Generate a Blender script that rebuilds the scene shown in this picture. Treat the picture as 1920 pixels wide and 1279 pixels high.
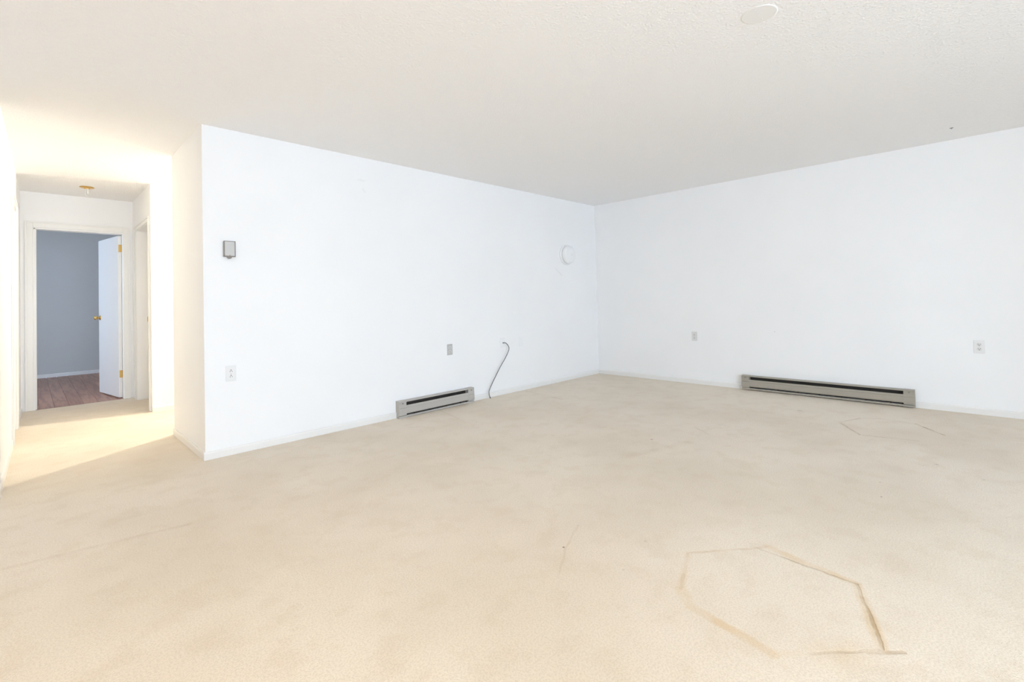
import bpy, bmesh, math, random
from mathutils import Vector, Matrix
random.seed(7)
for o in list(bpy.data.objects): bpy.data.objects.remove(o, do_unlink=True)
SC = bpy.context.scene
COL = SC.collection
R = math.radians
H = 2.44

# ------------------------------------------------------------------ camera
cam_d = bpy.data.cameras.new('camera'); cam = bpy.data.objects.new('camera', cam_d); COL.objects.link(cam)
yaw, pitch, roll = 0.778717, 0.0195914, -0.0245997
fw = Vector((math.cos(yaw)*math.cos(pitch), math.sin(yaw)*math.cos(pitch), math.sin(pitch)))
rt = fw.cross(Vector((0, 0, 1))).normalized(); up = rt.cross(fw)
r2 = math.cos(roll)*rt + math.sin(roll)*up; u2 = -math.sin(roll)*rt + math.cos(roll)*up
M = Matrix((r2, u2, -fw)).transposed().to_4x4(); M.translation = Vector((-5.84105, -4.02835, 1.10467))
cam.matrix_world = M
cam_d.sensor_width = 36; cam_d.lens = 897.05/1920*36
cam_d.shift_x = 0.0; cam_d.shift_y = (543.82-639.5)/1920
cam_d.clip_start = 0.02
SC.camera = cam

# ------------------------------------------------------------------ world, exposure, daylight portals
SKY = (0.618, 0.775, 1.0); SKY_STRENGTH = 17.7
w = bpy.data.worlds.new('world'); SC.world = w; w.use_nodes = True
bg = w.node_tree.nodes['Background']; bg.inputs[0].default_value = (*SKY, 1); bg.inputs[1].default_value = SKY_STRENGTH
SC.view_settings.view_transform = 'Standard'; SC.view_settings.look = 'None'
SC.view_settings.gamma = 1; SC.view_settings.use_curve_mapping = False
SC.view_settings.exposure = -0.02
try:
    SC.cycles.max_bounces = 11; SC.cycles.diffuse_bounces = 10
except Exception: pass
WARM = (1.0, 0.92, 0.745)      # corridor spotlight and the added ceiling fill lamp
AMBER = (1.0, 0.66, 0.22)     # added pendant, unseen warm fill at the dining end
CORRIDOR_W, CEILING_FILL_W, PENDANT_FILL_W = 190, 20, 95

RY = -8.2       # inner face of the rear wall
def portal(name, loc, rot, sx, sy):
    d = bpy.data.lights.new(name, 'AREA'); d.shape = 'RECTANGLE'; d.size = sx; d.size_y = sy
    d.cycles.is_portal = True
    o = bpy.data.objects.new(name, d); COL.objects.link(o); o.location = loc; o.rotation_euler = rot
    return o
# sliding glass door in the rear wall, bedroom window
portal('daylight_patio', (-5.15, RY+.02, 1.07), (R(90), 0, 0), 3.0, 2.05)
portal('daylight_bedroom', (-7.98, 4.4, 1.45), (R(90), 0, R(-90)), 1.1, 1.3)

# ------------------------------------------------------------------ helpers
def tag(o, label=None, cat=None, group=None, kind=None):
    if label: o['label'] = label
    if cat: o['category'] = cat
    if group: o['group'] = group
    if kind: o['kind'] = kind
    return o
def bm_obj(name, bm, mat, parent=None, smooth=False):
    me = bpy.data.meshes.new(name); bm.normal_update(); bm.to_mesh(me); bm.free()
    if mat: me.materials.append(mat)
    if smooth:
        for p in me.polygons: p.use_smooth = True
    o = bpy.data.objects.new(name, me); COL.objects.link(o)
    if parent: o.parent = parent
    return o
def empty(name, loc=(0, 0, 0), rz=0):
    o = bpy.data.objects.new(name, None); COL.objects.link(o); o.location = loc; o.rotation_euler = (0, 0, rz)
    o.empty_display_size = 0.05
    return o
def bx(bm, x0, x1, y0, y1, z0, z1, bevel=0, seg=1):
    m = Matrix.Translation(((x0+x1)/2, (y0+y1)/2, (z0+z1)/2)) @ Matrix.Diagonal((abs(x1-x0), abs(y1-y0), abs(z1-z0), 1))
    r = bmesh.ops.create_cube(bm, size=1, matrix=m)
    if bevel:
        es = list({e for v in r['verts'] for e in v.link_edges})
        bmesh.ops.bevel(bm, geom=es, offset=bevel, segments=seg, profile=0.6, affect='EDGES')
    return bm
def boxes(*lst, bevel=0, seg=1):
    bm = bmesh.new()
    for b in lst: bx(bm, *b, bevel=bevel, seg=seg)
    return bm
def cyl(bm, c, axis, r, depth, seg=24, r2=None, bevel=0):
    q = Vector((0, 0, 1)).rotation_difference(Vector(axis).normalized()).to_matrix().to_4x4()
    m = Matrix.Translation(c) @ q
    return bmesh.ops.create_cone(bm, cap_ends=True, segments=seg, radius1=r, radius2=r if r2 is None else r2, depth=depth, matrix=m)
def lathe(bm, prof, c, axis, seg=32):
    """prof: list of (radius, height along axis)"""
    q = Vector((0, 0, 1)).rotation_difference(Vector(axis).normalized()).to_matrix()
    c = Vector(c); rings = []
    for r, h in prof:
        if r < 1e-6: rings.append([bm.verts.new(c + q @ Vector((0, 0, h)))])
        else: rings.append([bm.verts.new(c + q @ Vector((r*math.cos(2*math.pi*k/seg), r*math.sin(2*math.pi*k/seg), h))) for k in range(seg)])
    for a, b in zip(rings, rings[1:]):
        for k in range(seg):
            k2 = (k+1) % seg
            if len(a) == 1 and len(b) > 1: bm.faces.new((a[0], b[k], b[k2]))
            elif len(b) == 1 and len(a) > 1: bm.faces.new((a[k], b[0], a[k2]))
            elif len(a) > 1: bm.faces.new((a[k], b[k], b[k2], a[k2]))
    bmesh.ops.recalc_face_normals(bm, faces=bm.faces)
def extrude_profile(bm, pts, x0, x1):
    """pts in (y,z), extruded along x; closed prism"""
    a = [bm.verts.new((x0, y, z)) for y, z in pts]; b = [bm.verts.new((x1, y, z)) for y, z in pts]
    n = len(pts)
    for i in range(n): bm.faces.new((a[i], a[(i+1) % n], b[(i+1) % n], b[i]))
    bm.faces.new(a); bm.faces.new(list(reversed(b)))
    bmesh.ops.recalc_face_normals(bm, faces=bm.faces)
def tube(bm, pts, r, seg=10, sub=6):
    P = [Vector(p) for p in pts]
    S = []
    for i in range(len(P)-1):
        p0 = P[max(i-1, 0)]; p1 = P[i]; p2 = P[i+1]; p3 = P[min(i+2, len(P)-1)]
        for k in range(sub):
            t = k/sub
            S.append(0.5*((2*p1)+(p2-p0)*t+(2*p0-5*p1+4*p2-p3)*t*t+(3*p1-p0-3*p2+p3)*t**3))
    S.append(P[-1])
    rings = []; ref = Vector((0, 1, 0))
    for i, p in enumerate(S):
        t = (S[min(i+1, len(S)-1)]-S[max(i-1, 0)]).normalized()
        n = (ref - t*ref.dot(t))
        n = n.normalized() if n.length > 1e-4 else t.orthogonal().normalized()
        ref = n; b = t.cross(n)
        rings.append([bm.verts.new(p + r*(math.cos(2*math.pi*k/seg)*n + math.sin(2*math.pi*k/seg)*b)) for k in range(seg)])
    for a, b in zip(rings, rings[1:]):
        for k in range(seg): bm.faces.new((a[k], a[(k+1) % seg], b[(k+1) % seg], b[k]))
    bm.faces.new(list(reversed(rings[0]))); bm.faces.new(rings[-1])
    bmesh.ops.recalc_face_normals(bm, faces=bm.faces)

# ------------------------------------------------------------------ materials
def mat(name, col, rough=0.5, metal=0.0, spec=0.5, noise=0.0, nscale=20, bump=0.0, bscale=200, bdist=0.002):
    m = bpy.data.materials.new(name); m.use_nodes = True
    nt = m.node_tree; b = nt.nodes['Principled BSDF']
    b.inputs['Base Color'].default_value = (*col, 1); b.inputs['Roughness'].default_value = rough
    b.inputs['Metallic'].default_value = metal; b.inputs['Specular IOR Level'].default_value = spec
    tc = nt.nodes.new('ShaderNodeTexCoord')
    if noise:
        n = nt.nodes.new('ShaderNodeTexNoise'); n.inputs['Scale'].default_value = nscale; n.inputs['Detail'].default_value = 4
        nt.links.new(tc.outputs['Object'], n.inputs['Vector'])
        mx = nt.nodes.new('ShaderNodeMix'); mx.data_type = 'RGBA'
        mx.inputs[6].default_value = (*[c*(1-noise) for c in col], 1); mx.inputs[7].default_value = (*[min(1, c*(1+noise)) for c in col], 1)
        nt.links.new(n.outputs[0], mx.inputs[0]); nt.links.new(mx.outputs[2], b.inputs['Base Color'])
    if bump:
        n = nt.nodes.new('ShaderNodeTexNoise'); n.inputs['Scale'].default_value = bscale; n.inputs['Detail'].default_value = 3
        nt.links.new(tc.outputs['Object'], n.inputs['Vector'])
        bp = nt.nodes.new('ShaderNodeBump'); bp.inputs['Strength'].default_value = bump; bp.inputs['Distance'].default_value = bdist
        nt.links.new(n.outputs[0], bp.inputs['Height']); nt.links.new(bp.outputs[0], b.inputs['Normal'])
    return m

class Net:
    def __init__(s, m): s.nt = m.node_tree; s.n = s.nt.nodes; s.l = s.nt.links
    def math(s, op, a, b=None, clamp=False):
        n = s.n.new('ShaderNodeMath'); n.operation = op; n.use_clamp = clamp
        for i, v in enumerate((a, b)):
            if v is None: continue
            if isinstance(v, (int, float)): n.inputs[i].default_value = v
            else: s.l.new(v, n.inputs[i])
        return n.outputs[0]
    def vec(s, op, a, b=None, scale=None):
        n = s.n.new('ShaderNodeVectorMath'); n.operation = op
        for i, v in enumerate((a, b)):
            if v is None: continue
            if isinstance(v, (tuple, Vector)): n.inputs[i].default_value = v
            else: s.l.new(v, n.inputs[i])
        if scale is not None: s.l.new(scale, n.inputs['Scale'])
        return n.outputs['Value'] if op in ('DOT_PRODUCT', 'LENGTH') else n.outputs[0]
    def ramp(s, d, lo, hi):   # 1 at d<=lo, 0 at d>=hi
        n = s.n.new('ShaderNodeMapRange'); n.interpolation_type = 'SMOOTHSTEP'
        n.inputs['From Min'].default_value = lo; n.inputs['From Max'].default_value = hi
        n.inputs['To Min'].default_value = 1; n.inputs['To Max'].default_value = 0
        s.l.new(d, n.inputs['Value']); return n.outputs[0]
    def seg(s, p, a, b, half, soft, k):
        a = Vector(a); b = Vector(b); ba = b-a
        pa = s.vec('SUBTRACT', p, a)
        t = s.math('MULTIPLY', s.vec('DOT_PRODUCT', pa, ba), 1/ba.dot(ba), clamp=True)
        bv = s.n.new('ShaderNodeVectorMath'); bv.operation = 'SCALE'; bv.inputs[0].default_value = ba; s.l.new(t, bv.inputs['Scale'])
        d = s.vec('LENGTH', s.vec('SUBTRACT', pa, bv.outputs[0]))
        return s.math('MULTIPLY', s.ramp(d, half, half+soft), k)
    def noise(s, p, scale, detail=3, rough=0.5):
        n = s.n.new('ShaderNodeTexNoise'); n.inputs['Scale'].default_value = scale; n.inputs['Detail'].default_value = detail
        n.inputs['Roughness'].default_value = rough; s.l.new(p, n.inputs['Vector']); return n
    def mix(s, f, a, b):
        n = s.n.new('ShaderNodeMix'); n.data_type = 'RGBA'
        for i, v in ((0, f), (6, a), (7, b)):
            if isinstance(v, (int, float)): n.inputs[i].default_value = v
            elif isinstance(v, tuple): n.inputs[i].default_value = (*v, 1)
            else: s.l.new(v, n.inputs[i])
        return n.outputs[2]

def carpet_material(name='carpet', dark=(), warm=(), spots=()):
    m = bpy.data.materials.new(name); m.use_nodes = True; N = Net(m); b = N.n['Principled BSDF']
    b.inputs['Roughness'].default_value = 0.95; b.inputs['Specular IOR Level'].default_value = 0.15
    b.inputs['Sheen Weight'].default_value = 0.15; b.inputs['Sheen Roughness'].default_value = 0.6
    p = N.n.new('ShaderNodeTexCoord').outputs['Object']
    big = N.noise(p, 0.9, 3, 0.6).outputs[0]; mid = N.noise(p, 6, 4, 0.65).outputs[0]; fine = N.noise(p, 150, 2, 0.6).outputs[0]
    tuft = N.noise(p, 420, 1, 0.5).outputs[0]
    c = N.mix(N.ramp(big, 0.38, 0.66), (0.750, 0.660, 0.540), (0.825, 0.740, 0.625))
    c = N.mix(N.math('MULTIPLY', N.ramp(mid, 0.36, 0.52), 0.30), c, (0.680, 0.570, 0.430))
    c = N.mix(N.math('MULTIPLY', N.ramp(fine, 0.40, 0.56), 0.24), c, (0.480, 0.385, 0.280))
    c = N.mix(N.math('MULTIPLY', N.ramp(tuft, 0.38, 0.55), 0.16), c, (0.480, 0.385, 0.280))
    # dents and stains left by furniture: table outlines, a seam, drag marks, spots
    dk = None
    if dark or warm or spots:
        wob = N.noise(p, 14, 2, 0.6).outputs[1]
        pw = N.vec('ADD', p, N.vec('SCALE', N.vec('SUBTRACT', wob, (0.5, 0.5, 0.5)), scale=N.math('MULTIPLY', 0.022, 1.0)))
        def fold(lst):
            acc = None
            for a, bb, h, s, k in lst:
                v = N.seg(pw, (*a, 0), (*bb, 0), h, s, k); acc = v if acc is None else N.math('MAXIMUM', acc, v)
            return acc
        brk = N.math('ADD', N.math('MULTIPLY', N.ramp(N.noise(p, 9, 2, 0.6).outputs[0], 0.35, 0.62), 0.6), 0.4)
        if warm: c = N.mix(N.math('MULTIPLY', fold(warm), brk), c, (0.66, 0.46, 0.23))
        if dark:
            dk = N.math('MULTIPLY', fold(dark), brk); c = N.mix(dk, c, (0.42, 0.29, 0.155))
        for q, r, k, cc in spots:
            d = N.vec('LENGTH', N.vec('SUBTRACT', pw, Vector((*q, 0))))
            c = N.mix(N.math('MULTIPLY', N.ramp(d, r*.4, r), k), c, cc)
    N.l.new(c, b.inputs['Base Color'])
    h = N.math('ADD', N.math('MULTIPLY', fine, 0.5), N.math('ADD', N.math('MULTIPLY', tuft, 0.35), N.math('MULTIPLY', mid, 1.2)))
    if dk is not None: h = N.math('SUBTRACT', h, N.math('MULTIPLY', dk, 1.6))
    bp = N.n.new('ShaderNodeBump'); bp.inputs['Strength'].default_value = 0.55; bp.inputs['Distance'].default_value = 0.006
    N.l.new(h, bp.inputs['Height']); N.l.new(bp.outputs[0], b.inputs['Normal'])
    return m

def wall_material(name, col, marks=()):
    m = bpy.data.materials.new(name); m.use_nodes = True; N = Net(m); b = N.n['Principled BSDF']
    b.inputs['Roughness'].default_value = 0.55; b.inputs['Specular IOR Level'].default_value = 0.25
    p = N.n.new('ShaderNodeTexCoord').outputs['Object']
    c = N.mix(N.ramp(N.noise(p, 1.3, 2, 0.55).outputs[0], 0.35, 0.65), col, tuple(v*0.985 for v in col))
    if marks:
        pw = N.vec('ADD', p, N.vec('SCALE', N.vec('SUBTRACT', N.noise(p, 30, 2).outputs[1], (0.5, 0.5, 0.5)), scale=N.math('MULTIPLY', 0.02, 1.0)))
        acc = None
        for a, bb, h, s, k in marks:
            v = N.seg(pw, a, bb, h, s, k); acc = v if acc is None else N.math('MAXIMUM', acc, v)
        c = N.mix(acc, c, (0.45, 0.45, 0.46))
    N.l.new(c, b.inputs['Base Color'])
    h = N.noise(p, 60, 2).outputs[0]
    bp = N.n.new('ShaderNodeBump'); bp.inputs['Strength'].default_value = 0.12; bp.inputs['Distance'].default_value = 0.002
    N.l.new(h, bp.inputs['Height']); N.l.new(bp.outputs[0], b.inputs['Normal'])
    return m

def ceiling_material():
    m = bpy.data.materials.new('stippled_ceiling'); m.use_nodes = True; N = Net(m); b = N.n['Principled BSDF']
    b.inputs['Roughness'].default_value = 0.9; b.inputs['Specular IOR Level'].default_value = 0.1
    p = N.n.new('ShaderNodeTexCoord').outputs['Object']
    b.inputs['Base Color'].default_value = (0.895, 0.890, 0.890, 1)
    v = N.n.new('ShaderNodeTexVoronoi'); v.inputs['Scale'].default_value = 70; N.l.new(p, v.inputs['Vector'])
    h = N.math('ADD', N.ramp(v.outputs['Distance'], 0.1, 0.6), N.math('MULTIPLY', N.noise(p, 60, 2, .6).outputs[0], 1.2))
    bp = N.n.new('ShaderNodeBump'); bp.inputs['Strength'].default_value = 0.35; bp.inputs['Distance'].default_value = 0.004
    N.l.new(h, bp.inputs['Height']); N.l.new(bp.outputs[0], b.inputs['Normal'])
    return m

def plank_material():
    m = bpy.data.materials.new('laminate_plank'); m.use_nodes = True; N = Net(m); b = N.n['Principled BSDF']
    b.inputs['Roughness'].default_value = 0.38; b.inputs['Specular IOR Level'].default_value = 0.5
    tc = N.n.new('ShaderNodeTexCoord'); oi = N.n.new('ShaderNodeObjectInfo')
    mp = N.n.new('ShaderNodeMapping'); mp.inputs['Scale'].default_value = (26, 1.6, 1); N.l.new(tc.outputs['Object'], mp.inputs['Vector'])
    off = N.n.new('ShaderNodeVectorMath'); off.operation = 'ADD'; N.l.new(mp.outputs[0], off.inputs[0])
    cb = N.n.new('ShaderNodeCombineXYZ'); N.l.new(N.math('MULTIPLY', oi.outputs['Random'], 40.0), cb.inputs[0]); N.l.new(N.math('MULTIPLY', oi.outputs['Random'], 17.0), cb.inputs[1]); N.l.new(cb.outputs[0], off.inputs[1])
    g = N.noise(off.outputs[0], 1.0, 5, 0.6).outputs[0]
    base = N.mix(oi.outputs['Random'], (0.40, 0.205, 0.135), (0.56, 0.325, 0.225))
    c = N.mix(N.ramp(g, 0.3, 0.65), base, (0.29, 0.145, 0.10))
    N.l.new(c, b.inputs['Base Color']); return m

def glass_material():
    m = bpy.data.materials.new('window_glass'); m.use_nodes = True; nt = m.node_tree
    out = nt.nodes['Material Output']; nt.nodes.remove(nt.nodes['Principled BSDF'])
    t = nt.nodes.new('ShaderNodeBsdfTransparent'); t.inputs[0].default_value = (0.97, 0.985, 0.98, 1)
    g = nt.nodes.new('ShaderNodeBsdfGlossy'); g.inputs['Roughness'].default_value = 0.02
    fr = nt.nodes.new('ShaderNodeFresnel'); fr.inputs[0].default_value = 1.2
    mx = nt.nodes.new('ShaderNodeMixShader')
    nt.links.new(fr.outputs[0], mx.inputs[0]); nt.links.new(t.outputs[0], mx.inputs[1]); nt.links.new(g.outputs[0], mx.inputs[2]); nt.links.new(mx.outputs[0], out.inputs[0])
    return m

WALL = (0.890, 0.892, 0.898)
M_carpet = carpet_material()
A, B, C, D, E_, F_, G = (-3.856, -3.09), (-3.581, -3.324), (-3.649, -3.654), (-4.002, -3.772), (-4.242, -3.535), (-4.191, -3.256), (-4.119, -3.182)
CARPET_PATCHES = [   # (x0, x1, y0, y1), dents, yellowed edges, spots
    ((-4.45, -3.40, -4.00, -3.00),
     [(A, B, .003, .006, .22), ((-3.62, -3.29), C, .0025, .006, .55), (C, D, .003, .006, .70), (D, (-4.16, -3.616), .003, .007, .35), ((-3.967, -3.816), (-4.045, -3.745), .003, .008, .5), (G, A, .003, .006, .18)],
     [(B, C, .010, .018, .45), (C, D, .010, .016, .5), (E_, F_, .011, .016, .55), (F_, G, .011, .02, .35), (G, A, .006, .016, .28), (A, B, .004, .012, .2), (D, E_, .004, .02, .22), ((-4.07, -3.71), (-4.15, -3.65), .02, .07, .25)], []),
    ((-1.45, -.60, -3.85, -3.05),
     [((-1.005, -3.131), (-.759, -3.234), .004, .012, .36), ((-.759, -3.234), (-.685, -3.354), .004, .012, .36), ((-.685, -3.354), (-.717, -3.593), .003, .01, .25), ((-.717, -3.593), (-.984, -3.777), .005, .008, .75),
      ((-1.34, -3.40), (-1.283, -3.652), .004, .010, .5), ((-1.05, -3.135), (-1.351, -3.312), .005, .008, .7), ((-1.351, -3.312), (-1.34, -3.40), .004, .010, .3)], [], []),
    ((-4.45, -3.80, -3.00, -2.50), [((-3.967, -2.587), (-4.182, -2.682), .002, .006, .25), ((-4.182, -2.682), (-4.377, -2.796), .002, .006, .18)], [],
     [((-4.175, -2.67), .007, .9, (0.10, 0.05, 0.03)), ((-4.15, -2.952), .008, .35, (0.3, .2, .1)), ((-3.888, -2.906), .008, .3, (0.3, .2, .1))]),
    ((-3.00, -1.85, -2.55, -2.05), [((-1.929, -2.269), (-2.056, -2.437), .003, .008, .28), ((-2.914, -2.242), (-2.369, -2.414), .010, .05, .14)], [], [((-2.466, -2.17), .014, .6, (0.45, 0.16, 0.14))]),
    ((-5.95, -5.20, -1.20, -.90), [((-5.924, -.99), (-5.62, -1.045), .004, .02, .22), ((-5.62, -1.045), (-5.265, -1.11), .004, .02, .18)], [], []),
    ((-1.80, -1.58, -.80, -.03), [((-1.635, -.062), (-1.742, -.719), .004, .012, .32)], [], []),
    ((-3.06, -2.86, -.55, -.07), [((-2.918, -.1), (-3.005, -.487), .003, .012, .22)], [], []),
    ((-2.75, -1.75, -4.05, -3.50), [], [], [((-2.637, -3.603), .007, .8, (0.12, 0.07, 0.04)), ((-2.393, -3.566), .007, .5, (0.2, .15, .1)), ((-1.822, -3.782), .012, .4, (0.15, .13, .12)), ((-1.98, -3.993), .010, .4, (0.2, .17, .15))]),
    ((-.83, -.72, -2.82, -2.72), [], [], [((-.775, -2.769), .03, .3, (0.3, .25, .2))]),
]
def build_carpet():
    """carpet slab whose top is cut into cells so that only the marked areas carry mark shaders"""
    xs = sorted({-8.0, 0.0} | {v for p in CARPET_PATCHES for v in p[0][:2]}); ys = sorted({RY, 3.53} | {v for p in CARPET_PATCHES for v in p[0][2:]})
    bm = bmesh.new(); V = {}
    def v(x, y, z):
        if (x, y, z) not in V: V[(x, y, z)] = bm.verts.new((x, y, z))
        return V[(x, y, z)]
    for i in range(len(xs)-1):
        for j in range(len(ys)-1):
            f = bm.faces.new((v(xs[i], ys[j], 0), v(xs[i+1], ys[j], 0), v(xs[i+1], ys[j+1], 0), v(xs[i], ys[j+1], 0)))
            cx, cy = (xs[i]+xs[i+1])/2, (ys[j]+ys[j+1])/2
            for k, (b, *_r) in enumerate(CARPET_PATCHES):
                if b[0] < cx < b[1] and b[2] < cy < b[3]: f.material_index = k+1
    r = bmesh.ops.extrude_face_region(bm, geom=list(bm.faces))
    for g in r['geom']:
        if isinstance(g, bmesh.types.BMVert): g.co.z = -0.1
    bmesh.ops.recalc_face_normals(bm, faces=bm.faces)
    return bm
M_wallA = wall_material('wall_paint_marked', WALL, [((-.924, 0, 1.496), (-.80, 0, 1.413), .002, .012, .16), ((-3.72, 0, 2.23), (-3.66, 0, 2.228), .002, .012, .10), ((-3.675, 0, 2.15), (-3.65, 0, 2.125), .002, .012, .10)])
M_wall = wall_material('wall_paint', WALL)
M_ceil = ceiling_material()
M_walldim = wall_material('wall_paint_dimmed', (0.60, 0.605, 0.59))  # same white wall paint, darkened to stand for the dim bedroom light
M_trim = mat('white_trim_gloss', (0.82, 0.81, 0.79), 0.32, noise=0.01, nscale=5)
M_door = mat('white_door_enamel', (0.82, 0.81, 0.80), 0.35, noise=0.01, nscale=4)
M_plank = plank_material()
M_sub = mat('dark_underlay', (0.06, 0.035, 0.03), 0.8, noise=0.1)
M_brass = mat('polished_brass', (0.72, 0.46, 0.14), 0.28, 1.0, noise=0.06, nscale=60)
M_heatA = mat('heater_enamel_grey', (0.47, 0.445, 0.41), 0.45, noise=0.03, nscale=12)
M_heatB = mat('heater_enamel_taupe', (0.375, 0.34, 0.285), 0.45, noise=0.03, nscale=12)
M_fin = mat('heater_fins_dark', (0.045, 0.032, 0.020), 0.6, 0.3, noise=0.2, nscale=40)
M_slot = mat('heater_cavity_dark', (0.03, 0.025, 0.02), 0.7, noise=0.1)
M_plast = mat('white_plastic', (0.80, 0.80, 0.80), 0.35, noise=0.01, nscale=30)
M_white = mat('bright_white_plastic', (0.86, 0.865, 0.875), 0.4, noise=0.01, nscale=30)
M_almond = mat('off_white_plastic', (0.72, 0.72, 0.71), 0.35, noise=0.01, nscale=30)
M_steel = mat('brushed_steel_plate', (0.56, 0.56, 0.55), 0.42, 0.35, noise=0.05, nscale=80)
M_hole = mat('slot_black', (0.03, 0.03, 0.03), 0.6, noise=0.1)
M_grey = mat('slot_grey', (0.22, 0.22, 0.22), 0.6, noise=0.1)
M_screw = mat('screw_metal', (0.55, 0.54, 0.5), 0.35, 0.8, noise=0.05)
M_cable = mat('cable_grey_rubber', (0.13, 0.135, 0.145), 0.5, noise=0.08, nscale=40)
M_thbody = mat('thermostat_taupe', (0.23, 0.21, 0.19), 0.5, noise=0.04)
M_thcov = mat('thermostat_cover', (0.52, 0.50, 0.475), 0.4, 0.25, noise=0.02)
M_bulb = bpy.data.materials.new('lamp_glow'); M_bulb.use_nodes = True
_b = M_bulb.node_tree.nodes['Principled BSDF']; _b.inputs['Base Color'].default_value = (0.9, 0.85, 0.75, 1)
_b.inputs['Emission Color'].default_value = (*WARM, 1); _b.inputs['Emission Strength'].default_value = 4
M_glass = glass_material()
M_alu = mat('white_vinyl_frame', (0.78, 0.78, 0.78), 0.4, noise=0.01)
M_conc = mat('outdoor_slab_concrete', (0.55, 0.54, 0.53), 0.9, noise=0.08, nscale=8, bump=0.2, bscale=60)

# ------------------------------------------------------------------ structure
def struct(name, bm, m, label, parent=None):
    o = bm_obj(name, bm, m, parent); tag(o, label, kind='structure'); return o
XP = -4.9435      # end face of the partition
YE = 3.5265       # wall at the end of the hall
XR = -4.911       # right hall wall
YC = 2.30         # far wall of the side corridor
YB = 7.03         # far bedroom wall
fl = struct('floor', build_carpet(), M_carpet, 'cream wall to wall carpet with furniture dents')
for k, (b_, dk_, wm_, sp_) in enumerate(CARPET_PATCHES): fl.data.materials.append(carpet_material('carpet_marked', dk_, wm_, sp_))
struct('ceiling', boxes((-8.14, 0.12, RY-.12, 7.15, H, H+0.12)), M_ceil, 'off-white stippled ceiling over living room and hall')
struct('wall_center', boxes((XP, 0.0, 0.0, 1.034, 0, H)), M_wallA, 'white wall with thermostat, grey heater and cable')
struct('wall_right', boxes((0.0, 0.12, RY-.12, 1.15, 0, H)), M_wall, 'white wall with the long taupe heater')
struct('wall_rear', boxes((-8.0, -6.65, RY-.12, RY, 0, H), (-3.65, 0, RY-.12, RY, 0, H), (-6.65, -3.65, RY-.12, RY, 2.1, H)), M_wall, 'white rear wall around the sliding glass door')
struct('wall_dining', boxes((-8.14, -8.0, RY-.12, 0.22, 0, H)), M_wall, 'white side wall of the dining end')
struct('wall_front', boxes((-8.0, -5.968, 0.1, 0.22, 0, H)), M_wall, 'white wall facing the dining end')
struct('wall_corridor', boxes((-2.3, -2.18, 1.034, YC, 0, H)), M_wall, 'white wall closing the side corridor')
# right hall wall with recessed door niche
ND0, ND1, NZ, NX = 2.43, 3.28, 2.04, -4.79
struct('wall_hall', boxes((NX+.05, -2.18, YC, YE+.12, 0, H), (XR, NX+.05, YC, ND0, 0, H), (XR, NX+.05, ND1, YE+.12, 0, H), (XR, NX+.05, ND0, ND1, NZ, H)), M_wall, 'white wall block right of the hall')
DL, DR, DZ = -5.790, -5.012, 2.038
struct('wall_end', boxes((-6.05, DL, YE, YE+.12, 0, H), (DR, XR, YE, YE+.12, 0, H), (DL, DR, YE, YE+.12, DZ, H)), M_wall, 'white wall at the end of the hall around the open door')
# left hall wall, very slightly out of square, with a door set in it
LW = empty('wall_left', (-5.968, 0.1, 0), 0); LW.rotation_euler = (0, 0, math.atan2(3.43, 0.073)); tag(LW, 'white wall on the left of the hall', kind='structure')
LL = math.hypot(3.43, 0.073)
LD0, LD1 = 1.63, 2.35       # door position along the wall
bm_obj('wall_panel', boxes((0, LD0, 0, .12, 0, H), (LD1, LL, 0, .12, 0, H), (LD0, LD1, 0, .12, 2.05, H), (LD0, LD1, .06, .12, 0, 2.05)), M_wall, LW)
# bedroom
struct('wall_bedroom', boxes((-8.14, -4.0, YB, YB+.12, 0, H)), M_walldim, 'pale wall seen through the open bedroom door')
struct('wall_window', boxes((-8.14, -8.0, 0.22, 3.85, 0, H), (-8.14, -8.0, 4.95, YB, 0, H), (-8.14, -8.0, 3.85, 4.95, 0, .8), (-8.14, -8.0, 3.85, 4.95, 2.1, H)), M_wall, 'white bedroom wall with the window')
struct('wall_side', boxes((-4.0, -3.88, YE+.12, YB+.12, 0, H)), M_wall, 'white bedroom side wall')
struct('wall_partition', boxes((-8.0, -6.05, YE, YE+.12, 0, H)), M_wall, 'white bedroom wall left of the hall')
fb = struct('floor_bedroom', boxes((-8.0, -4.0, 3.53, YB, -0.1, -0.012)), M_sub, 'reddish brown laminate floor of the bedroom')
pm = {}
def plank(x0, y0, wd, ln):
    key = (round(wd, 3), round(ln, 3))
    if key not in pm:
        bm = bmesh.new(); bx(bm, 0, wd-.0015, 0, ln-.0015, -.012, 0, bevel=.0012)
        me = bpy.data.meshes.new('plank'); bm.to_mesh(me); bm.free(); me.materials.append(M_plank); pm[key] = me
    o = bpy.data.objects.new('plank', pm[key]); COL.objects.link(o); o.parent = fb; o.location = (x0, y0, 0)
PW = 0.125; x = -8.0; k = 0
while x < -4.001:
    y = 3.53 - [0.0, .45, .85, .2, .65][k % 5]; 
    while y < YB-.01:
        y1 = min(y+1.2, YB); ya = max(y, 3.53)
        if y1-ya > .02: plank(x, ya, PW, y1-ya)
        y += 1.2
    x += PW; k += 1
struct('added_outdoor_slab', boxes((-8.2, 0.3, RY-1.5, RY-.12, -0.2, -0.04)), M_conc, 'grey concrete slab added outside the glass door to shape light from below')  # unseen slab, added to cut and bounce skylight rising from below

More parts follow.
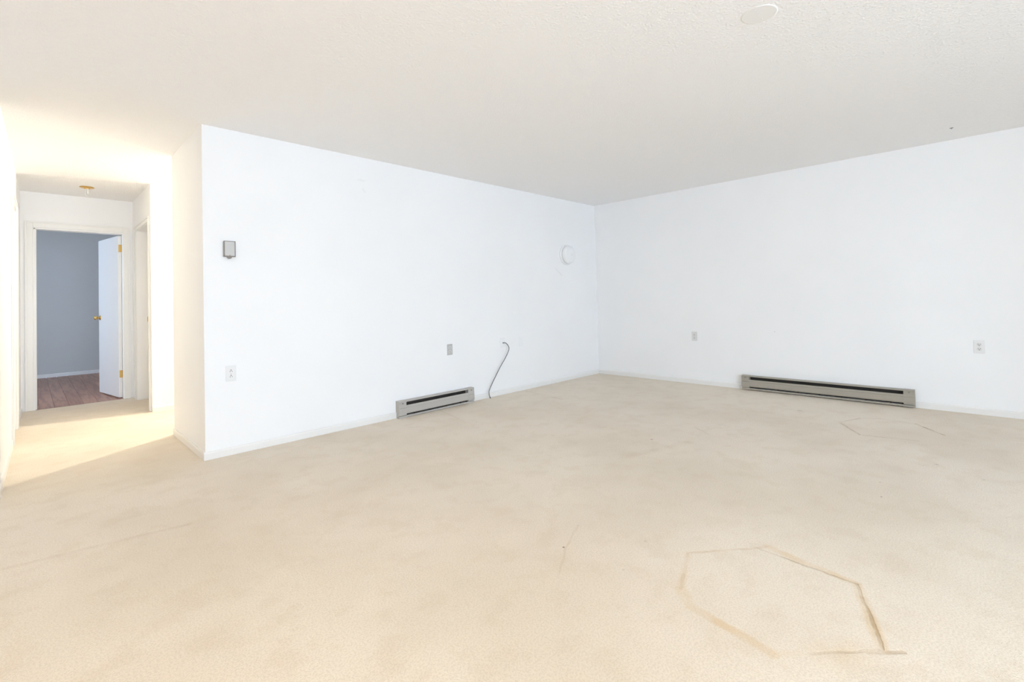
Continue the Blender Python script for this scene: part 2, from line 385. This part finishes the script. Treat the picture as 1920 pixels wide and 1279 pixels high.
# baseboards -----------------------------------------------------------
BH, BT = 0.057, 0.011
def bb_profile(bm, x0, x1):
    extrude_profile(bm, [(0, 0), (-BT, 0), (-BT, BH-.014), (-BT*.75, BH-.004), (-BT*.35, BH), (0, BH)], x0, x1)
def baseboard(name, start, ang, length, label):
    bm = bmesh.new(); bb_profile(bm, 0, length)
    o = bm_obj(name, bm, M_trim); o.location = start; o.rotation_euler = (0, 0, ang); tag(o, label, kind='structure'); return o
baseboard('baseboard_center', (XP-BT, 0, 0), 0, -XP, 'low white baseboard along the heater wall')
baseboard('baseboard_right', (0, -BT, 0), R(-90), -RY-.03, 'low white baseboard along the right wall')
baseboard('baseboard_partition', (XP, 1.034, 0), R(-90), 1.034, 'low white baseboard on the end of the partition')
baseboard('baseboard_corridor', (XR, YC, 0), 0, 2.6, 'low white baseboard along the side corridor')
baseboard('baseboard_front', (-8.0, 0.1, 0), 0, 2.03, 'low white baseboard on the wall facing the dining end')
baseboard('baseboard_bedroom', (-8.0, YB, 0), 0, 4.0, 'low white baseboard in the bedroom')
baseboard('baseboard_rear', (0, RY, 0), R(180), 3.6, 'low white baseboard along the rear wall')
for s, e in ((0, LD0-.075), (LD1+.075, LL-.09)):
    bm = bmesh.new(); bb_profile(bm, s, e); o = bm_obj('baseboard', bm, M_trim, LW)

# door casings ----------------------------------------------------------
def casing(name, x0, x1, z1, wd, label, loc, ang, left=True, right=True, rw=None):
    """flat stepped casing around an opening lying in local x, facing -y"""
    t = empty(name, loc, ang); tag(t, label, kind='structure')
    rw = rw or wd
    def board(b, horizontal=False):
        bm = bmesh.new(); bx(bm, b[0], b[1], -.011, 0, b[2], b[3], bevel=.003)
        bm_obj('casing_board', bm, M_trim, t)
    def bead(b): bm_obj('casing_bead', boxes((b[0], b[1], -.017, -.011, b[2], b[3]), bevel=.002), M_trim, t)
    if left: board((x0-wd, x0-.006, 0, z1+wd)); bead((x0-wd, x0-wd+.018, 0, z1+wd))
    if right: board((x1+.006, x1+rw, 0, z1+wd)); bead((x1+rw-.018, x1+rw, 0, z1+wd))
    board((x0-.006, x1+.006, z1+.006, z1+wd)); bead((x0-wd+.018, x1+rw-.018, z1+wd-.018, z1+wd))
    return t
casing('trim_1', DL, DR, DZ, .072, 'white casing around the open bedroom door', (0, YE, 0), 0, rw=.070)
casing('trim_2', LD0, LD1, 2.05, .062, 'white casing around the closed door on the left', (-5.968, 0.1, 0), math.atan2(3.43, .073))
casing('trim_3', -ND1, -ND0, NZ, .062, 'white casing around the door right of the hall', (XR, 0, 0), R(-90))
# jambs with door stop for the bedroom door
t = empty('trim_4', (0, 0, 0)); tag(t, 'white jamb and stop lining the bedroom doorway', kind='structure')
bm_obj('jamb', boxes((DL, DL+.012, YE+.001, YE+.121, 0, DZ)), M_trim, t)
bm_obj('jamb', boxes((DL, DR, YE+.001, YE+.121, DZ-.012, DZ)), M_trim, t)
bm_obj('door_stop', boxes((DL+.012, DL+.022, YE+.045, YE+.08, 0, DZ-.012)), M_trim, t)

# doors ------------------------------------------------------------------
def knob(parent, name, c, axis, sc=1.0):
    k = bmesh.new(); lathe(k, [(.031*sc, 0), (.031*sc, .005), (.024*sc, .009), (.011*sc, .012), (.010*sc, .030), (.014*sc, .034), (.024*sc, .040), (.027*sc, .050), (.024*sc, .060), (.014*sc, .065), (0, .066)], c, axis, 24)
    return bm_obj(name, k, M_brass, parent, True)
HX, HY = DR-.002, YE+.090
d1 = empty('door_1', (HX, HY, 0), R(9.3)); tag(d1, 'white bedroom door standing open with brass hinges and knob', kind='structure')
leaf = bm_obj('door_leaf', boxes((-.036, 0, 0, .765, .012, 2.015), bevel=.002), M_door, d1)
knob(d1, 'door_knob', (-.036, .765-.06, .995), (-1, 0, 0)); knob(d1, 'door_knob', (0, .765-.06, .995), (1, 0, 0))
bm_obj('latch', boxes((-.028, -.008, .764, .768, .965, 1.02)), M_brass, d1)
for z in (1.86, .30):
    h = bmesh.new(); bx(h, -.030, .002, -.003, 0, z-.045, z+.045, bevel=.001); cyl(h, (.004, -.006, z), (0, 0, 1), .0055, .092, 12)
    hg = bm_obj('hinge', h, M_brass, d1)
d2 = empty('door_2', (-5.968, 0.1, 0), math.atan2(3.43, .073)); tag(d2, 'closed white door in the left hall wall', kind='structure')
bm_obj('door_leaf', boxes((LD0+.003, LD1-.003, .012, .048, .012, 2.045), bevel=.002), M_door, d2)
d3 = empty('door_3', (0, 0, 0)); tag(d3, 'closed white door recessed in the right hall wall', kind='structure')
bm_obj('door_leaf', boxes((NX, NX+.036, ND0+.003, ND1-.003, .012, NZ-.004), bevel=.002), M_door, d3)
sp = bm_obj('strike_plate', boxes((XR-.014, XR+.03, ND0-.001, ND0+.0015, .955, 1.02), (XR-.018, XR-.012, ND0-.012, ND0+.0015, .965, 1.01), bevel=.001), M_brass, d3)

# windows -----------------------------------------------------------------
def window(name, loc, rz, wd, z0, z1, label):
    t = empty(name, loc, rz); tag(t, label, kind='structure'); a = wd/2
    bm_obj('window_frame', boxes((-a, a, -.04, .04, z1-.05, z1), (-a, a, -.04, .04, z0, z0+.05), (-a, -a+.05, -.04, .04, z0+.05, z1-.05), (a-.05, a, -.04, .04, z0+.05, z1-.05), (-.03, .03, -.03, .03, z0+.05, z1-.05)), M_alu, t)
    bm_obj('pane', boxes((-a+.05, -.03, -.003, .003, z0+.05, z1-.05)), M_glass, t); bm_obj('pane', boxes((.03, a-.05, -.003, .003, z0+.05, z1-.05)), M_glass, t)
window('window_1', (-5.15, RY-.06, 0), 0, 3.0, 0, 2.1, 'sliding glass door in the rear wall')
window('window_2', (-8.07, 4.4, 0), R(90), 1.1, .8, 2.1, 'bedroom window in the side wall')

# ------------------------------------------------------------------ baseboard heaters
def heater(loc, rz, L, m, label, nbr):
    t = empty('baseboard_heater', loc, rz); tag(t, label, 'heater', 'electric baseboard heaters')
    CW = .082; hgt = .160; dp = .060
    bm = bmesh.new()   # back panel with top hood
    extrude_profile(bm, [(0, .004), (0, hgt), (-dp*.82, hgt-.001), (-dp+.001, hgt-.006), (-dp+.001, hgt-.0115), (-dp+.004, hgt-.0115), (-dp*.8, hgt-.004), (-.003, hgt-.004), (-.003, .004)], CW-.005, L-CW+.005)
    bm_obj('back_panel', bm, m, t)
    bm = bmesh.new()   # front panel with crease
    extrude_profile(bm, [(-dp+.011, .116), (-dp+.005, .115), (-dp-.001, .100), (-dp-.001, .096), (-dp+.002, .093), (-dp-.001, .048), (-dp+.003, .037), (-dp+.010, .034), (-dp+.012, .037), (-dp+.007, .048), (-dp+.008, .096), (-dp+.013, .113)], CW-.002, L-CW+.002)
    bm_obj('front_panel', bm, m, t)
    bm = bmesh.new()   # bottom deflector
    extrude_profile(bm, [(-.003, .002), (-dp+.010, .002), (-dp+.004, .005), (-dp+.007, .018), (-dp+.012, .019), (-dp+.011, .007), (-.003, .006)], CW-.003, L-CW+.003)
    bm_obj('bottom_deflector', bm, m, t)
    for s in (0, 1):
        x0, x1 = (0, CW) if s == 0 else (L-CW, L)
        bm = bmesh.new()
        extrude_profile(bm, [(0, .0), (-dp+.003, .0), (-dp+.004, .0175), (-dp+.014, .0185), (-dp+.014, .0255), (-dp-.001, .027), (-dp-.0025, .050), (-dp-.001, .0915), (-dp+.004, .093), (-dp+.004, .0955), (-dp-.001, .097), (-dp, .108), (-dp+.003, .128), (-dp+.001, .148), (-dp+.005, .150), (-dp+.005, .153), (-dp+.001, .154), (-dp+.004, hgt-.001), (-dp*.8, hgt+.0015), (0, hgt+.0015)], x0, x1)
        cap = bm_obj('end_cap', bm, m, t)
        bm = bmesh.new(); xm = x0+CW*.5
        cyl(bm, (xm, -dp-.0005, .138), (0, -1, 0), .0065, .007, 16); bm_obj('screw', bm, M_grey, cap)
    el = bmesh.new()   # element with fins
    tube(el, [(CW, -.030, .085), (L*.5, -.030, .085), (L-CW, -.030, .085)], .008, 8, 2)
    n = int((L-2*CW)/.011)
    for i in range(n):
        xx = CW+.006+i*.011; bx(el, xx, xx+.0012, -.043, -.012, .045, .104)
    bm_obj('heating_element', el, M_fin, t)
    bm_obj('cavity', boxes((CW, L-CW, -.009, -.004, .026, .150), (CW, L-CW, -.045, -.006, .023, .026)), M_slot, t)
    for i in range(nbr):
        xx = CW+(L-2*CW)*(i+.5)/nbr
        bm_obj('bracket', boxes((xx-.006, xx+.006, -dp+.010, -.010, .022, .034)), M_fin, t)
    return t
heater((-3.376, 0-BT*0, 0), 0, .936, M_heatA, 'short pale grey baseboard heater under the steel outlet', 4)
heater((0, -2.004, 0.006), R(-90), 1.534, M_heatB, 'long taupe baseboard heater on the right wall', 7)

# ------------------------------------------------------------------ wall plates
def plate_base(t, m, wd=.070, ht=.115, th=.0055):
    return bm_obj('wall_plate', boxes((-wd/2, wd/2, -th, 0, -ht/2, ht/2), bevel=.0028, seg=2), m, t)
def outlet(loc, rz, mp, mr, mh, label, flip=False):
    t = empty('wall_outlet', loc, rz); tag(t, label, 'outlet', 'duplex wall outlets')
    plate_base(t, mp)
    sgn = -1 if flip else 1
    for zc in (.0195, -.0195):
        bm = bmesh.new(); cyl(bm, (0, -.0065, zc), (0, -1, 0), .0172, .003, 28)
        for v in bm.verts: v.co.z = zc + max(-.0135, min(.0135, v.co.z-zc))
        rc = bm_obj('receptacle', bm, mr, t)
        for xx, hh in ((-.0065, .0085), (.0065, .007)):
            bm_obj('slot', boxes((xx-.0022, xx+.0022, -.0083, -.0076, zc+sgn*.0035-hh/2, zc+sgn*.0035+hh/2)), mh, rc)
        bm = bmesh.new(); cyl(bm, (0, -.0079, zc-sgn*.0068), (0, -1, 0), .0042, .001, 14); bm_obj('slot', bm, mh, rc)
    bm = bmesh.new(); cyl(bm, (0, -.006, 0), (0, -1, 0), .0032, .002, 12); bm_obj('screw', bm, M_screw, t)
    return t
outlet((-4.774, 0, .602), 0, M_plast, M_plast, M_grey, 'white duplex outlet below the thermostat', flip=True)
outlet((-2.716, 0, .592), 0, M_steel, M_almond, M_hole, 'duplex outlet with grey metal plate above the short heater')
outlet((0, -1.441, .590), R(-90), M_almond, M_almond, M_grey, 'small pale outlet left of the long heater')
outlet((0, -3.981, .590), R(-90), M_plast, M_almond, M_grey, 'white duplex outlet right of the long heater')
t = empty('cable_plate', (-1.940, 0, .600)); tag(t, 'white cable wall plate where the dark cable comes out', 'wall plate')
plate_base(t, M_white, .078)
bm = bmesh.new(); cyl(bm, (0, -.010, 0), (0, -1, 0), .0055, .012, 6); bm_obj('connector', bm, M_screw, t)
for z in (.042, -.042):
    bm = bmesh.new(); cyl(bm, (0, -.006, z), (0, -1, 0), .003, .002, 10); bm_obj('screw', bm, M_plast, t)
t = empty('blank_plate', (-1.625, 0, .592)); tag(t, 'blank white wall plate right of the dark cable', 'wall plate')
plate_base(t, M_white, .070, .115)
for z in (.030, -.030):
    bm = bmesh.new(); cyl(bm, (0, -.006, z), (0, -1, 0), .003, .002, 10); bm_obj('screw', bm, M_plast, t)

# coaxial cable hanging out of its plate
t = empty('coaxial_cable', (-1.94, -.016, .599)); tag(t, 'dark grey cable hanging from the wall to the carpet', 'cable')
pts = [(-1.940, -.014, .598), (-1.926, -.032, .600), (-1.906, -.046, .580), (-1.886, -.052, .541), (-1.896, -.050, .498), (-1.946, -.045, .422), (-2.022, -.040, .332), (-2.097, -.036, .231), (-2.153, -.034, .154), (-2.196, -.034, .088), (-2.203, -.038, .046), (-2.200, -.048, .010)]
o0 = Vector((-1.94, -.016, .599))
bm = bmesh.new(); tube(bm, [tuple(Vector(p)-o0) for p in pts], .0047, 10, 8); bm_obj('cable_sheath', bm, M_cable, t, True)
bm = bmesh.new(); e = Vector(pts[-1])-o0; cyl(bm, e+Vector((.0005, -.002, -.001)), (.1, -.3, -1), .0050, .016, 8); bm_obj('cable_end', bm, M_hole, t)
bm = bmesh.new(); cyl(bm, (0.0, .001, 0), (0, -1, 0), .0060, .012, 6); bm_obj('cable_nut', bm, M_cable, t)

# thermostat
t = empty('thermostat', (-4.778, 0, 1.533)); tag(t, 'grey wall thermostat with a small dark dial', 'thermostat')
bm_obj('base', boxes((-.039, .039, -.022, 0, -.058, .058), bevel=.003), M_thcov, t)
bm_obj('rim', boxes((-.040, .040, -.030, -.021, -.060, .060), bevel=.003, seg=2), M_thbody, t)
bm_obj('cover', boxes((-.0335, .0335, -.0335, -.029, -.052, .0545), bevel=.002), M_thcov, t)
bm = bmesh.new(); cyl(bm, (0, -.020, -.058), (0, -1, 0), .0155, .022, 28); bm_obj('dial', bm, M_thbody, t)
bm_obj('pointer', boxes((-.004, .004, -.0345, -.033, -.051, -.046)), M_thbody, t)

# round alarm bell high on the wall near the corner
t = empty('alarm_bell', (-.700, 0, 1.690)); tag(t, 'round white painted alarm bell high near the corner', 'bell')
bm = bmesh.new(); lathe(bm, [(0, 0), (.135, 0), (.138, .004), (.138, .020), (.130, .026), (.06, .028), (.055, .05), (0, .05)], (0, 0, 0), (0, -1, 0), 48); bm_obj('back_box', bm, M_white, t, False)
bm = bmesh.new(); lathe(bm, [(.118, .030), (.124, .032), (.124, .046), (.118, .072), (.098, .090), (.06, .098), (.02, .100), (0, .100)], (0, 0, 0), (0, -1, 0), 48); bm_obj('gong', bm, M_white, t, True)
bm = bmesh.new(); lathe(bm, [(.016, .098), (.016, .104), (.008, .109), (0, .110)], (0, 0, 0), (0, -1, 0), 16); bm_obj('centre_nut', bm, M_white, t, True)

# small fixings
bm = bmesh.new(); lathe(bm, [(0, 0), (.080, 0), (.079, .001), (.074, .003), (0, .0035)], (0, 0, 0), (0, 0, -1), 40)
t = empty('ceiling_cover', (-3.375, -3.302, H)); tag(t, 'round off-white blank cover plate on the ceiling', 'cover plate')
bm_obj('disc', bm, mat('cover_paint', (0.85, 0.84, 0.83), .7, noise=.01), t)
for dx in (-.045, .045):
    bm = bmesh.new(); cyl(bm, (dx, 0, -.004), (0, 0, 1), .004, .002, 12); bm_obj('screw', bm, M_plast, t)
t = empty('ceiling_hook', (-.436, -3.876, H)); tag(t, 'tiny metal hook in the ceiling near the right wall', 'hook')
bm = bmesh.new(); lathe(bm, [(0, 0), (.012, 0), (.011, .002), (0, .003)], (0, 0, 0), (0, 0, -1), 16); bm_obj('flange', bm, M_grey, t)
bm = bmesh.new(); tube(bm, [(0, 0, 0), (0, 0, -.004), (.004, 0, -.008), (.008, 0, -.008), (.010, 0, -.004)], .0018, 6, 4); bm_obj('hook_wire', bm, M_grey, t, True)
t = empty('wall_nail', (0, -2.357, .673), R(-90)); tag(t, 'tiny nail in the white wall above the long heater', 'nail')
bm = bmesh.new(); cyl(bm, (0, -.006, 0), (0, -1, 0), .0015, .012, 8); bm_obj('shank', bm, M_screw, t)
bm = bmesh.new(); cyl(bm, (0, -.0125, 0), (0, -1, 0), .004, .0015, 12); bm_obj('head', bm, M_screw, t)

# hall ceiling light without shade
t = empty('ceiling_light', (-5.381, 2.888, H)); tag(t, 'bare brass ceiling fixture without a shade in the hall', 'ceiling light')
bm = bmesh.new(); lathe(bm, [(0, 0), (.062, 0), (.064, .004), (.056, .010), (.026, .013), (.024, .020), (0, .020)], (0, 0, 0), (0, 0, -1), 32); bm_obj('canopy', bm, M_brass, t)
bm = bmesh.new(); cyl(bm, (.006, 0, -.046), (0, 0, 1), .011, .055, 16); bm_obj('lamp_holder', bm, M_almond, t)
bm = bmesh.new(); tube(bm, [(-.006, .0, -.018), (-.014, -.004, -.050), (-.014, -.004, -.085), (-.004, -.004, -.104), (.016, -.004, -.112), (.034, -.004, -.112)], .0045, 8, 5); bm_obj('loose_wire', bm, M_almond, t, True)

# lamps out of frame: corridor spotlight, plus a ceiling lamp and pendant added as fill
def ceiling_fill_lamp(loc, watts, label, size=.05):
    t = empty('ceiling_fill_lamp', loc); tag(t, label, 'ceiling light')
    bm = bmesh.new(); lathe(bm, [(0, 0), (.09, 0), (.09, .012), (.03, .02), (0, .02)], (0, 0, 0), (0, 0, -1), 28); bm_obj('canopy', bm, M_brass, t)
    bm = bmesh.new(); cyl(bm, (0, 0, -.035), (0, 0, 1), .016, .04, 14); bm_obj('lamp_holder', bm, M_almond, t)
    bm = bmesh.new(); lathe(bm, [(.012, .054), (.026, .075), (.031, .095), (.026, .115), (.012, .126), (0, .128)], (0, 0, 0), (0, 0, -1), 20); bm_obj('bulb', bm, M_bulb, t, True)
    d = bpy.data.lights.new('fill_lamp_light', 'POINT'); d.energy = watts; d.color = WARM; d.shadow_soft_size = size
    l = bpy.data.objects.new('fill_lamp_light', d); COL.objects.link(l); l.parent = t; l.location = (0, 0, -.19)
    return t
t = empty('ceiling_spotlight', (-3.47, 1.93, H)); tag(t, 'lit ceiling spotlight in the side corridor aimed at the hall', 'spotlight')
bm = bmesh.new(); lathe(bm, [(0, 0), (.06, 0), (.055, .02), (.012, .028), (0, .028)], (0, 0, 0), (0, 0, -1), 24); bm_obj('canopy', bm, M_brass, t)
bm = bmesh.new(); cyl(bm, (0, 0, -.07), (0, 0, 1), .008, .1, 10); bm_obj('stem', bm, M_brass, t)
aim = Vector((-2.0, -.30, -1.25)).normalized(); hc = Vector((0, 0, -.15))
bm = bmesh.new(); lathe(bm, [(0, -.07), (.03, -.065), (.045, -.02), (.06, .05), (.057, .05), (.042, -.018), (0, -.05)], hc, aim, 28); bm_obj('lamp_head', bm, M_almond, t, True)
bm = bmesh.new(); lathe(bm, [(0, -.045), (.022, -.03), (.026, -.01), (.018, .008), (0, .014)], hc, aim, 18); bm_obj('bulb', bm, M_bulb, t, True)
d = bpy.data.lights.new('spot_light', 'SPOT'); d.energy = CORRIDOR_W; d.color = WARM; d.spot_size = R(125); d.spot_blend = .35; d.shadow_soft_size = .02
l = bpy.data.objects.new('spot_light', d); COL.objects.link(l); l.parent = t; l.location = hc + aim*.075; l.rotation_euler = aim.to_track_quat('-Z', 'Y').to_euler()
ceiling_fill_lamp((-5.2, -5.9, H), CEILING_FILL_W, 'brass ceiling lamp added as unseen fill near the sliding glass door', .06)  # fill lamp added out of view to lift the room light
t = empty('pendant_fill_lamp', (-7.05, -3.9, H)); tag(t, 'cone shade pendant added as unseen warm fill over the dining end', 'pendant lamp')  # pendant added out of view to warm the left carpet
bm = bmesh.new(); lathe(bm, [(0, 0), (.06, 0), (.055, .02), (.01, .03), (0, .03)], (0, 0, 0), (0, 0, -1), 24); bm_obj('canopy', bm, M_brass, t)
bm = bmesh.new(); cyl(bm, (0, 0, -.22), (0, 0, 1), .004, .40, 8); bm_obj('cord', bm, M_cable, t)
bm = bmesh.new(); lathe(bm, [(.03, .40), (.06, .42), (.20, .56), (.197, .562), (.055, .425), (.028, .405), (.03, .40)], (0, 0, 0), (0, 0, -1), 36); bm_obj('lamp_shade', bm, M_almond, t, True)
bm = bmesh.new(); lathe(bm, [(.012, .42), (.026, .45), (.031, .47), (.026, .49), (.012, .50), (0, .502)], (0, 0, 0), (0, 0, -1), 20); bm_obj('bulb', bm, M_bulb, t, True)
d = bpy.data.lights.new('pendant_fill_light', 'SPOT'); d.energy = PENDANT_FILL_W; d.color = AMBER; d.spot_size = R(150); d.spot_blend = .4; d.shadow_soft_size = .06
l = bpy.data.objects.new('pendant_fill_light', d); COL.objects.link(l); l.parent = t; l.location = (0, 0, -.58)
